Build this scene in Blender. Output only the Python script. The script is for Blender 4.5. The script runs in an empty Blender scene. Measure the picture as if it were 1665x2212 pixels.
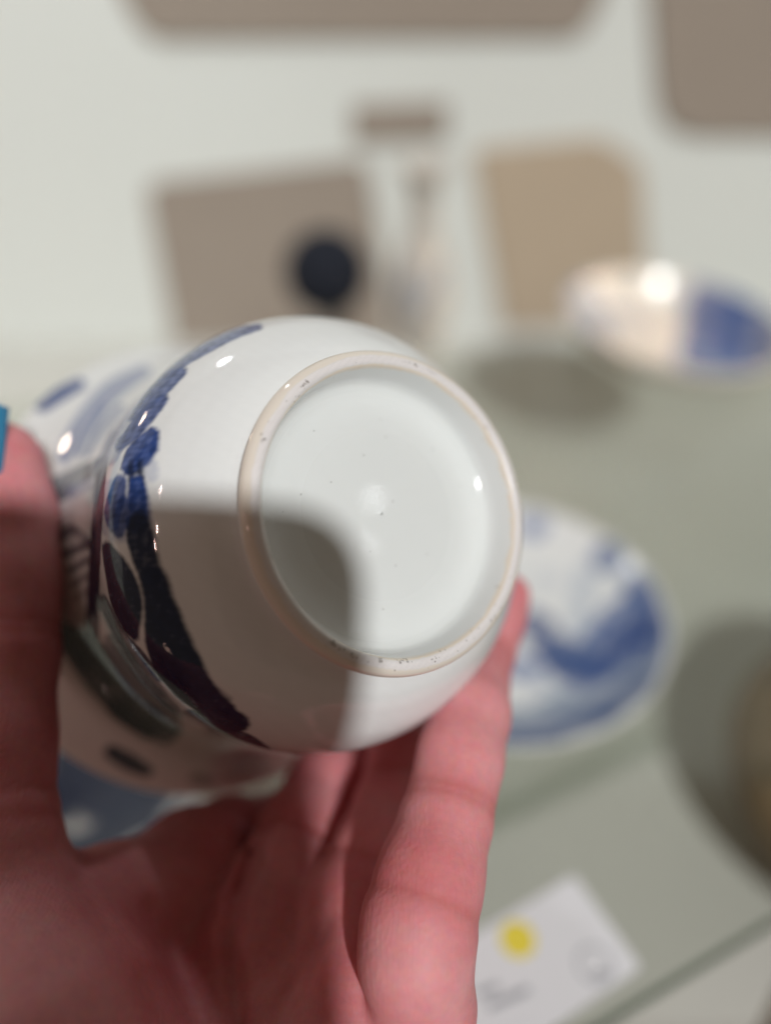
import bpy, bmesh, math, random
import numpy as np
import openvdb
from mathutils import Vector, Matrix

random.seed(4)
RNG = np.random.default_rng(7)
SC = bpy.context.scene
COL = SC.collection

# ------------------------------------------------------------------ camera
PITCH = math.radians(40.0)
CAM = np.array([0.0, 0.0, 0.22])
R_ = np.array([1.0, 0, 0])
U_ = np.array([0, math.sin(PITCH), math.cos(PITCH)])
F_ = np.array([0, math.cos(PITCH), -math.sin(PITCH)])
FPX, CX, CY = 1736.0, 832.5, 1106.0          # photograph measured at 1665 x 2212


def W(p):
    """hand and cup coordinates (mm right, down, away from the lens) to world metres"""
    p = np.asarray(p, float) * 0.001
    return CAM + p[..., 0:1] * R_ - p[..., 1:2] * U_ + p[..., 2:3] * F_


def Wd(d):
    d = np.asarray(d, float)
    return d[0] * R_ - d[1] * U_ + d[2] * F_


def C3(px, py, z):
    return np.array([(px - CX) / FPX * z, (py - CY) / FPX * z, z])


def ground(px, py, z=0.0):
    d = Wd([(px - CX) / FPX, (py - CY) / FPX, 1.0])
    return CAM + d * (z - CAM[2]) / d[2]


def upright(px, py, y):
    d = Wd([(px - CX) / FPX, (py - CY) / FPX, 1.0])
    return CAM + d * y / d[1]


cam_d = bpy.data.cameras.new('camera')
cam = bpy.data.objects.new('camera', cam_d)
COL.objects.link(cam)
cam.matrix_world = Matrix(((R_[0], U_[0], -F_[0], CAM[0]), (R_[1], U_[1], -F_[1], CAM[1]),
                           (R_[2], U_[2], -F_[2], CAM[2]), (0, 0, 0, 1)))
cam_d.sensor_fit = 'VERTICAL'
cam_d.sensor_height = 36.0
cam_d.lens = 36.0 * FPX / 2212.0
cam_d.clip_start = 0.01
cam_d.clip_end = 50
cam_d.dof.use_dof = True
cam_d.dof.focus_distance = 0.1215
cam_d.dof.aperture_fstop = cam_d.lens / 8.4
SC.camera = cam

# ------------------------------------------------------------------ light
w = bpy.data.worlds.new('World')
SC.world = w
w.use_nodes = True
w.node_tree.nodes['Background'].inputs[0].default_value = (0.205, 0.155, 0.112, 1)
w.node_tree.nodes['Background'].inputs[1].default_value = 0.50
SC.view_settings.view_transform = 'Standard'
SC.view_settings.look = 'None'
SC.view_settings.exposure = 0
SC.view_settings.gamma = 1
SC.cycles.use_denoising = True
SC.cycles.caustics_reflective = False
SC.cycles.caustics_refractive = False
SC.cycles.max_bounces = 8
SC.cycles.transparent_max_bounces = 12

CUP0 = W([2.4, -0.6, 123.9])


def lamp(name, direction, dist, size, power, color, target=None):
    d = np.asarray(direction, float)
    d /= np.linalg.norm(d)
    t = CUP0 if target is None else np.asarray(target)
    l = bpy.data.lights.new(name, 'AREA')
    l.shape = 'DISK'
    l.size = size
    l.energy = power
    l.color = color
    o = bpy.data.objects.new(name, l)
    o.location = t + d * dist
    o.rotation_euler = Vector(d).to_track_quat('Z', 'Y').to_euler()
    COL.objects.link(o)
    return o


KEY = -Wd([-0.250, 0.060, 1.0])
lamp('key_spot', KEY, 4.5, 0.215, 166.0, (0.985, 0.99, 0.98))
lamp('glint_lamp_white', (-0.36, 0.65, 0.67), 0.56, 0.020, 0.30, (0.95, 0.98, 1.0))  # unseen lamp close to the cup, placed for a glaze glint
lamp('glint_lamp_warm', (-0.79, 0.60, 0.14), 0.56, 0.018, 0.08, (1.0, 0.80, 0.62))  # likewise close and unseen, for a warm glint
lamp('ceiling_spot_rose', (-0.73, -0.22, 0.64), 2.4, 0.055, 1.0, (1.0, 0.72, 0.66))
lamp('ceiling_spot_rose', (-0.78, -0.41, 0.47), 2.2, 0.045, 1.5, (1.0, 0.62, 0.55))
lamp('ceiling_spot_rose', (-0.82, -0.45, 0.36), 2.2, 0.045, 1.5, (1.0, 0.60, 0.52))
lamp('ceiling_spot_cool', (0.86, -0.13, 0.50), 2.4, 0.09, 0.30, (0.95, 0.98, 1.0))
lamp('ceiling_spot_cool', (0.86, -0.24, 0.44), 2.4, 0.07, 0.16, (0.95, 0.97, 1.0))


def spot(name, loc, target, power, color, cone, blend=0.6, size=0.06):
    l = bpy.data.lights.new(name, 'SPOT')
    l.energy = power
    l.color = color
    l.spot_size = math.radians(cone)
    l.spot_blend = blend
    l.shadow_soft_size = size
    o = bpy.data.objects.new(name, l)
    o.location = loc
    d = Vector(loc) - Vector(target)
    o.rotation_euler = d.to_track_quat('Z', 'Y').to_euler()
    COL.objects.link(o)


# added unseen spots that brighten the back wall and the rear of the shelf
spot('wall_fill_spot', (-0.42, 0.22, 1.15), (-0.32, 0.60, 0.08), 15, (0.93, 1.0, 1.0), 38, 0.8)
spot('wall_fill_spot', (0.42, 0.22, 1.15), (0.30, 0.60, 0.07), 3, (1.0, 0.86, 0.66), 38, 0.8)

DSP = ground(1436, 752, 0.012)
dl = lamp('dish_spot', (0.93, 0.02, 0.35), 2.0, 0.06, 0.06, (1.0, 0.74, 0.50), DSP)
dl.data.spread = math.radians(8)


# ------------------------------------------------------------------ materials
def mat(name):
    m = bpy.data.materials.new(name)
    m.use_nodes = True
    return m, m.node_tree, m.node_tree.nodes['Principled BSDF']


def N(nt, kind, **kw):
    n = nt.nodes.new(kind)
    for k, v in kw.items():
        if k in n.inputs:
            n.inputs[k].default_value = v
        else:
            setattr(n, k, v)
    return n


def noise(nt, scale, detail=3, rough=0.5, coord='Object'):
    tc = N(nt, 'ShaderNodeTexCoord')
    n = N(nt, 'ShaderNodeTexNoise', Scale=scale, Detail=detail, Roughness=rough)
    nt.links.new(tc.outputs[coord], n.inputs['Vector'])
    return n


def bump(nt, src, strength, dist, bsdf, prev=None):
    b = N(nt, 'ShaderNodeBump', Strength=strength, Distance=dist)
    nt.links.new(src, b.inputs['Height'])
    if prev is not None:
        nt.links.new(prev.outputs[0], b.inputs['Normal'])
    nt.links.new(b.outputs[0], bsdf.inputs['Normal'])
    return b


def plain(name, col, rough=0.5, nscale=60, var=0.08, bstr=0.0, bscale=400, bdist=0.0005, spec=0.5):
    m, nt, b = mat(name)
    n = noise(nt, nscale, 4)
    mx = N(nt, 'ShaderNodeMix', data_type='RGBA')
    mx.inputs[6].default_value = tuple(c * (1 - var) for c in col) + (1,)
    mx.inputs[7].default_value = tuple(min(1, c * (1 + var)) for c in col) + (1,)
    nt.links.new(n.outputs['Fac'], mx.inputs[0])
    nt.links.new(mx.outputs[2], b.inputs['Base Color'])
    b.inputs['Roughness'].default_value = rough
    b.inputs['Specular IOR Level'].default_value = spec
    if bstr:
        n2 = noise(nt, bscale, 3)
        bump(nt, n2.outputs['Fac'], bstr, bdist, b)
    return m


def painted(name, rough=0.1, peel=0.022):
    """glazed porcelain: colour from the 'paint' attribute, orange-peel glaze"""
    m, nt, b = mat(name)
    at = N(nt, 'ShaderNodeAttribute', attribute_name='paint')
    nt.links.new(at.outputs['Color'], b.inputs['Base Color'])
    rg = N(nt, 'ShaderNodeAttribute', attribute_name='rough')
    nt.links.new(rg.outputs['Fac'], b.inputs['Roughness'])
    b.inputs['IOR'].default_value = 1.5
    b.inputs['Subsurface Weight'].default_value = 0.15
    b.inputs['Subsurface Radius'].default_value = (1, 0.9, 0.8)
    b.inputs['Subsurface Scale'].default_value = 0.0012
    n1 = noise(nt, 600, 2)
    n2 = noise(nt, 2600, 2)
    b1 = bump(nt, n1.outputs['Fac'], peel, 0.0002, b)
    bump(nt, n2.outputs['Fac'], peel * 1.5, 0.0002, b, b1)
    return m


M_PORC = painted('glazed_porcelain')
M_WALL = plain('white_wall_paint', (0.735, 0.765, 0.735), 0.7, 6, 0.02)
M_BASE = plain('pale_laminate', (0.565, 0.56, 0.52), 0.6, 8, 0.05)
M_TAUPE = plain('taupe_shadow_tone', (0.34, 0.29, 0.245), 0.9, 30, 0.06, 0.3, 900, 0.0004, 0.2)  # shade tone of the wall, as board colour
M_SAND = plain('sand_shadow_tone', (0.50, 0.41, 0.31), 0.9, 30, 0.06, 0.3, 900, 0.0004, 0.2)  # lighter shade tone, as board colour
M_BROWN = plain('brown_glaze', (0.24, 0.165, 0.09), 0.6, 40, 0.35, 0.2, 300)
M_DARK = plain('dark_navy_lacquer', (0.020, 0.023, 0.032), 0.95, 50, 0.2, spec=0.1)
M_STEM = plain('blue_grey_metal', (0.10, 0.13, 0.14), 0.5, 50, 0.2)
M_CARD = plain('white_card', (0.74, 0.74, 0.77), 0.6, 200, 0.015)
M_DOT = plain('yellow_sticker', (0.80, 0.66, 0.07), 0.5, 200, 0.03)
M_INK = plain('grey_print', (0.33, 0.34, 0.37), 0.6, 300, 0.1)
M_NAIL = plain('turquoise_nail_polish', (0.035, 0.22, 0.40), 0.15, 300, 0.05)
M_PHONE = plain('black_phone_glass', (0.01, 0.01, 0.011), 0.3, 100, 0.1)

# glass pane: clear with a green tint, mirror sheen by angle
M_GLASS, _nt, _b = mat('green_tinted_glass')
_nt.nodes.remove(_b)
_o = _nt.nodes['Material Output']
_tr = N(_nt, 'ShaderNodeBsdfTransparent')
_tr.inputs[0].default_value = (0.90, 0.915, 0.895, 1)
_gl = N(_nt, 'ShaderNodeBsdfGlossy', Roughness=0.02)
_gl.inputs[0].default_value = (0.95, 0.97, 0.96, 1)
_fr = N(_nt, 'ShaderNodeFresnel', IOR=1.5)
_mx = N(_nt, 'ShaderNodeMixShader')
_gm = N(_nt, 'ShaderNodeNewGeometry')
_ff = N(_nt, 'ShaderNodeMath', operation='SUBTRACT')
_ff.inputs[0].default_value = 1.0
_nt.links.new(_gm.outputs['Backfacing'], _ff.inputs[1])
_fm = N(_nt, 'ShaderNodeMath', operation='MULTIPLY')
_nt.links.new(_fr.outputs[0], _fm.inputs[0])
_nt.links.new(_ff.outputs[0], _fm.inputs[1])
_nt.links.new(_fm.outputs[0], _mx.inputs[0])
_nt.links.new(_tr.outputs[0], _mx.inputs[1])
_nt.links.new(_gl.outputs[0], _mx.inputs[2])
_nt.links.new(_mx.outputs[0], _o.inputs[0])
M_EDGE = M_GLASS.copy()
M_EDGE.name = 'green_glass_edge'
for _n in M_EDGE.node_tree.nodes:
    if _n.type == 'BSDF_TRANSPARENT':
        _n.inputs[0].default_value = (0.50, 0.60, 0.54, 1)


def skin_material():
    m, nt, b = mat('skin')
    n = noise(nt, 42, 6, 0.62)
    r = N(nt, 'ShaderNodeValToRGB')
    e = r.color_ramp.elements
    e[0].position, e[0].color = 0.30, (0.73, 0.215, 0.235, 1)
    e[1].position, e[1].color = 0.72, (0.86, 0.41, 0.43, 1)
    nt.links.new(n.outputs['Fac'], r.inputs[0])
    n3 = noise(nt, 700, 3, 0.6)
    mx = N(nt, 'ShaderNodeMix', data_type='RGBA', blend_type='MULTIPLY')
    mx.inputs[0].default_value = 0.25
    nt.links.new(r.outputs[0], mx.inputs[6])
    nt.links.new(n3.outputs['Color'], mx.inputs[7])
    cr = N(nt, 'ShaderNodeAttribute', attribute_name='crease')
    m2 = N(nt, 'ShaderNodeMix', data_type='RGBA')
    m2.inputs[7].default_value = (0.50, 0.11, 0.10, 1)
    nt.links.new(cr.outputs['Fac'], m2.inputs[0])
    nt.links.new(mx.outputs[2], m2.inputs[6])
    nt.links.new(m2.outputs[2], b.inputs['Base Color'])
    b.inputs['Roughness'].default_value = 0.55
    b.inputs['Specular IOR Level'].default_value = 0.3
    b.inputs['Subsurface Weight'].default_value = 0.55
    b.inputs['Subsurface Radius'].default_value = (1.0, 0.32, 0.22)
    b.inputs['Subsurface Scale'].default_value = 0.0022
    tc = N(nt, 'ShaderNodeTexCoord')
    wv = N(nt, 'ShaderNodeTexWave', Scale=420.0, Distortion=9.0, Detail=3.0)
    wv.inputs['Detail Scale'].default_value = 0.6
    nt.links.new(tc.outputs['Object'], wv.inputs['Vector'])
    b1 = bump(nt, wv.outputs['Fac'], 0.15, 0.00010, b)
    n2 = noise(nt, 1500, 4, 0.65)
    b2 = bump(nt, n2.outputs['Fac'], 0.45, 0.00012, b, b1)
    vo = N(nt, 'ShaderNodeTexVoronoi', feature='DISTANCE_TO_EDGE', Scale=650.0)
    nt.links.new(tc.outputs['Object'], vo.inputs['Vector'])
    bump(nt, vo.outputs['Distance'], 0.80, 0.00012, b, b2)
    return m


M_SKIN = skin_material()


# ------------------------------------------------------------------ mesh helpers
def link(name, verts, faces, m, parent=None, smooth=True, attrs=None):
    me = bpy.data.meshes.new(name)
    me.from_pydata([tuple(v) for v in verts] if not isinstance(verts, np.ndarray) else verts.tolist(), [],
                   faces.tolist() if isinstance(faces, np.ndarray) else faces)
    me.materials.append(m)
    if smooth:
        me.polygons.foreach_set('use_smooth', [True] * len(me.polygons))
    for k, a in (attrs or {}).items():
        if a.ndim == 2:
            at = me.color_attributes.new(k, 'FLOAT_COLOR', 'POINT')
            at.data.foreach_set('color', np.concatenate([a, np.ones((len(a), 1))], 1).astype(np.float32).ravel())
        else:
            at = me.attributes.new(k, 'FLOAT', 'POINT')
            at.data.foreach_set('value', a.astype(np.float32))
    me.update()
    o = bpy.data.objects.new(name, me)
    COL.objects.link(o)
    if parent is not None:
        o.parent = parent
        o.matrix_parent_inverse = parent.matrix_basis.inverted()
    return o


def tag(o, label=None, cat=None, group=None, kind=None):
    for k, v in (('label', label), ('category', cat), ('group', group), ('kind', kind)):
        if v:
            o[k] = v
    return o


def empty(name, loc, label, cat, group=None):
    o = bpy.data.objects.new(name, None)
    o.empty_display_size = 0.01
    COL.objects.link(o)
    o.location = loc
    return tag(o, label, cat, group)


def ring_faces(nr, nt, close_end=False):
    i = np.arange(nr - 1)[:, None] * nt
    j = np.arange(nt)[None]
    j2 = (j + 1) % nt
    return np.stack([i + j, i + j2, i + nt + j2, i + nt + j], -1).reshape(-1, 4)


def smooth_profile(pts, n):
    """Catmull-Rom through (h, r) points, resampled evenly by length"""
    p = np.asarray(pts, float)
    q = np.vstack([2 * p[0] - p[1], p, 2 * p[-1] - p[-2]])
    out = []
    for i in range(1, len(q) - 2):
        t = np.linspace(0, 1, 24, endpoint=False)[:, None]
        a, b, c, d = q[i - 1], q[i], q[i + 1], q[i + 2]
        out.append(0.5 * ((2 * b) + (c - a) * t + (2 * a - 5 * b + 4 * c - d) * t ** 2 + (3 * b - a - 3 * c + d) * t ** 3))
    out = np.vstack(out + [p[-1:]])
    s = np.concatenate([[0], np.cumsum(np.linalg.norm(np.diff(out, axis=0), axis=1))])
    k = np.linspace(0, s[-1], n)
    return np.stack([np.interp(k, s, out[:, 0]), np.interp(k, s, out[:, 1])], 1), k


def box(name, lo, hi, m, parent=None, bev=0.001, seg=2):
    bm = bmesh.new()
    bmesh.ops.create_cube(bm, size=1)
    lo, hi = np.asarray(lo), np.asarray(hi)
    for v in bm.verts:
        v.co = Vector(lo + (np.array(v.co) + 0.5) * (hi - lo))
    if bev:
        bmesh.ops.bevel(bm, geom=bm.edges[:], offset=bev, segments=seg, affect='EDGES', profile=0.5)
    return from_bm(name, bm, m, parent)


def from_bm(name, bm, m, parent=None, smooth=False):
    bmesh.ops.recalc_face_normals(bm, faces=bm.faces[:])
    me = bpy.data.meshes.new(name)
    bm.to_mesh(me)
    bm.free()
    me.materials.append(m)
    if smooth:
        me.polygons.foreach_set('use_smooth', [True] * len(me.polygons))
    o = bpy.data.objects.new(name, me)
    COL.objects.link(o)
    if parent is not None:
        o.parent = parent
        o.matrix_parent_inverse = parent.matrix_basis.inverted()
    return o


def rounded_poly(pts, rad, seg=6):
    """2-D polygon with rounded corners"""
    p = [np.asarray(q, float) for q in pts]
    out = []
    for i, b in enumerate(p):
        a, c = p[i - 1], p[(i + 1) % len(p)]
        u, v = a - b, c - b
        k = min(rad, 0.45 * np.linalg.norm(u), 0.45 * np.linalg.norm(v))
        s, e = b + u / np.linalg.norm(u) * k, b + v / np.linalg.norm(v) * k
        for t in np.linspace(0, 1, seg):
            out.append((1 - t) ** 2 * s + 2 * t * (1 - t) * b + t * t * e)
    return np.array(out)


def prism(name, poly3, offset, m, parent=None, bev=0.0):
    """closed slab: 3-D outline and the vector to its other face"""
    bm = bmesh.new()
    a = [bm.verts.new(Vector(p)) for p in poly3]
    f = bm.faces.new(a)
    r = bmesh.ops.extrude_face_region(bm, geom=[f])
    vs = [g for g in r['geom'] if isinstance(g, bmesh.types.BMVert)]
    bmesh.ops.translate(bm, verts=vs, vec=Vector(offset))
    if bev:
        ed = [e for e in bm.edges if e.calc_face_angle(0) > 1.2]
        bmesh.ops.bevel(bm, geom=ed, offset=bev, segments=2, affect='EDGES')
    return from_bm(name, bm, m, parent)


def seg_dist(P, a, b):
    ab = b - a
    t = np.clip(((P - a) @ ab) / max(ab @ ab, 1e-12), 0, 1)
    return np.linalg.norm(P - (a + t[:, None] * ab), axis=1), t


# ------------------------------------------------------------------ setting: wall, base
WALL_Y = 0.60
tag(box('wall', (-1.3, WALL_Y, -0.26), (1.3, WALL_Y + 0.03, 0.75), M_WALL, bev=0), kind='structure')
fc, fr = ground(1640, 2218, -0.10), ground(1668, 2160, -0.10)
fe = fc + (fr - fc) * 6.0
tag(prism('floor', [(-1.3, fc[1], -0.10), tuple(fc), tuple(fe), (1.3, fe[1] + 0.1, -0.10), (1.3, WALL_Y, -0.10), (-1.3, WALL_Y, -0.10)], (0, 0, -0.05), M_BASE), kind='structure')

# glass shelf
GT = 0.007
g1, g2 = np.array([0.1026, 0.0946]), np.array([0.0532, 0.0709])
gd = (g1 - g2) / np.linalg.norm(g1 - g2)
gl = [g2 - gd * 0.62, g1 + gd * 0.55]
gb0, gb1 = np.array([0.62, 0.50]), np.array([-0.62, 0.2415])
gd2 = np.array([0.0566, 0.0135]) / np.linalg.norm([0.0566, 0.0135])
gb = [np.array([0.0433, 0.4014]) + gd2 * 0.24, np.array([0.0433, 0.4014]) - gd2 * 0.62]
corners = [gl[0], gl[1], np.array([gl[1][0], gb[0][1]]), gb[0], gb[1], np.array([gl[0][0], gb[1][1]])]
shelf = empty('glass_shelf', (0, 0.2, 0), 'clear green-tinted glass shelf with a polished slanting front edge under the saucers', 'shelf')
prism('pane', [(c[0], c[1], 0) for c in corners], (0, 0, -GT), M_GLASS, shelf)
nrm = np.array([gd[1], -gd[0]])
e0, e1 = gl[0] + nrm * 0.0003, gl[1] + nrm * 0.0003
prism('front_edge', [(e0[0], e0[1], -0.0003), (e1[0], e1[1], -0.0003), (e1[0] + nrm[0] * .0008, e1[1] + nrm[1] * .0008, -0.0009),
                     (e0[0] + nrm[0] * .0008, e0[1] + nrm[1] * .0008, -0.0009)], (0, 0, -GT + 0.0018), M_EDGE, shelf)

# ------------------------------------------------------------------ taupe boards standing in for shadows on the wall
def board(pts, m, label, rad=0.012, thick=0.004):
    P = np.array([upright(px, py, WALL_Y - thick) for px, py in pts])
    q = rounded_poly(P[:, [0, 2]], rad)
    o = prism('shadow_board', [(x, WALL_Y - thick, z) for x, z in q], (0, thick, 0), m, bev=0.001)
    return tag(o, label, 'shadow board', 'shadow boards on the back wall')


board([(312, 398), (795, 345), (862, 800), (385, 800)], M_TAUPE, 'large grey-taupe board in place of a shadow on the white wall behind the round black ornament')
board([(1022, 325), (1300, 300), (1385, 360), (1402, 700), (1085, 712)], M_SAND, 'sandy tan board in place of a shadow on the white wall beside the slim vase', 0.008)
board([(256, -12), (185, -420), (1420, -420), (1310, -12), (1258, 84), (320, 84)], M_TAUPE, 'wide taupe board in place of a shadow, highest on the white wall, cut by the top of the photo', 0.012)
board([(1380, -380), (1900, -380), (1900, 300), (1425, 296)], M_TAUPE, 'taupe board in place of a shadow, with a rounded lower corner in the top right of the photo', 0.03)
board([(758, 228), (968, 222), (966, 304), (764, 312)], M_TAUPE, 'smallest taupe board in place of a shadow, a strip above the slim white vase', 0.004)


# ------------------------------------------------------------------ painted lathe ware
WHITE = np.array([0.77, 0.79, 0.79])
COBALT = np.array([0.020, 0.075, 0.33])
DEEP = np.array([0.008, 0.018, 0.055])
WASH = np.array([0.30, 0.36, 0.55])


def lathe_grid(prof, nt):
    t = np.linspace(0, 2 * np.pi, nt, endpoint=False)
    h = np.repeat(prof[:, 0], nt)
    r = np.repeat(prof[:, 1], nt)
    th = np.tile(t, len(prof))
    return h, r, th


def wobble(x, y, z, s, seed):
    g = np.random.default_rng(seed)
    v = np.zeros(len(x))
    for k in range(7):
        d = g.normal(size=3) * s * (1 + 0.5 * k)
        v += np.sin(x * d[0] + y * d[1] + z * d[2] + g.random() * 6.28) / (1 + 0.5 * k)
    return v / 3.0


def lay(col, mask, ink):
    return col * (1 - mask[:, None]) + ink * mask[:, None]


# ------------------------------------------------------------------ the cup
CA = np.array([-0.6229, 0.1826, 1.0])
CA /= np.linalg.norm(CA)
CU = np.cross(CA, [0, 1, 0])
CU /= np.linalg.norm(CU)
CV = np.cross(CA, CU)
CC = np.array([2.4, -0.6, 123.9])


def cup_pts(h, r, th):
    p = CC + h[:, None] * CA + (r * np.cos(th))[:, None] * CU + (r * np.sin(th))[:, None] * CV
    return W(p)


cup = empty('cup', W(CC + CA * 40), 'white porcelain cup with blue painted petals held bottom up in the hand', 'cup')

BODY = [(5.4, 24.8), (5.8, 25.4), (6.4, 26.7), (7.5, 28.8), (9.6, 31.5), (13.5, 35.1), (18.5, 37.6), (23.5, 38.8), (28, 39.0), (33, 38.7),
        (38, 38.4), (43, 38.4), (50, 39.0), (57, 40.6), (65, 43.7), (73, 48.0), (78.2, 51.9), (80.0, 53.0), (80.6, 52.6),
        (80.0, 51.4), (76, 48.2), (70, 43.8), (60, 39.2), (50, 36.6), (38, 36.0), (26, 36.6), (16, 33.5), (10, 27), (8, 16), (7.8, 0.2)]
prof, slen = smooth_profile(BODY, 620)
NT = 1000
h, r, th = lathe_grid(prof, NT)
out = np.repeat(np.arange(len(prof)) <= np.argmax(prof[:, 0]), NT)
col = np.tile(WHITE, (len(h), 1))
tdeg = (np.degrees(th) + 180) % 360 - 180

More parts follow.
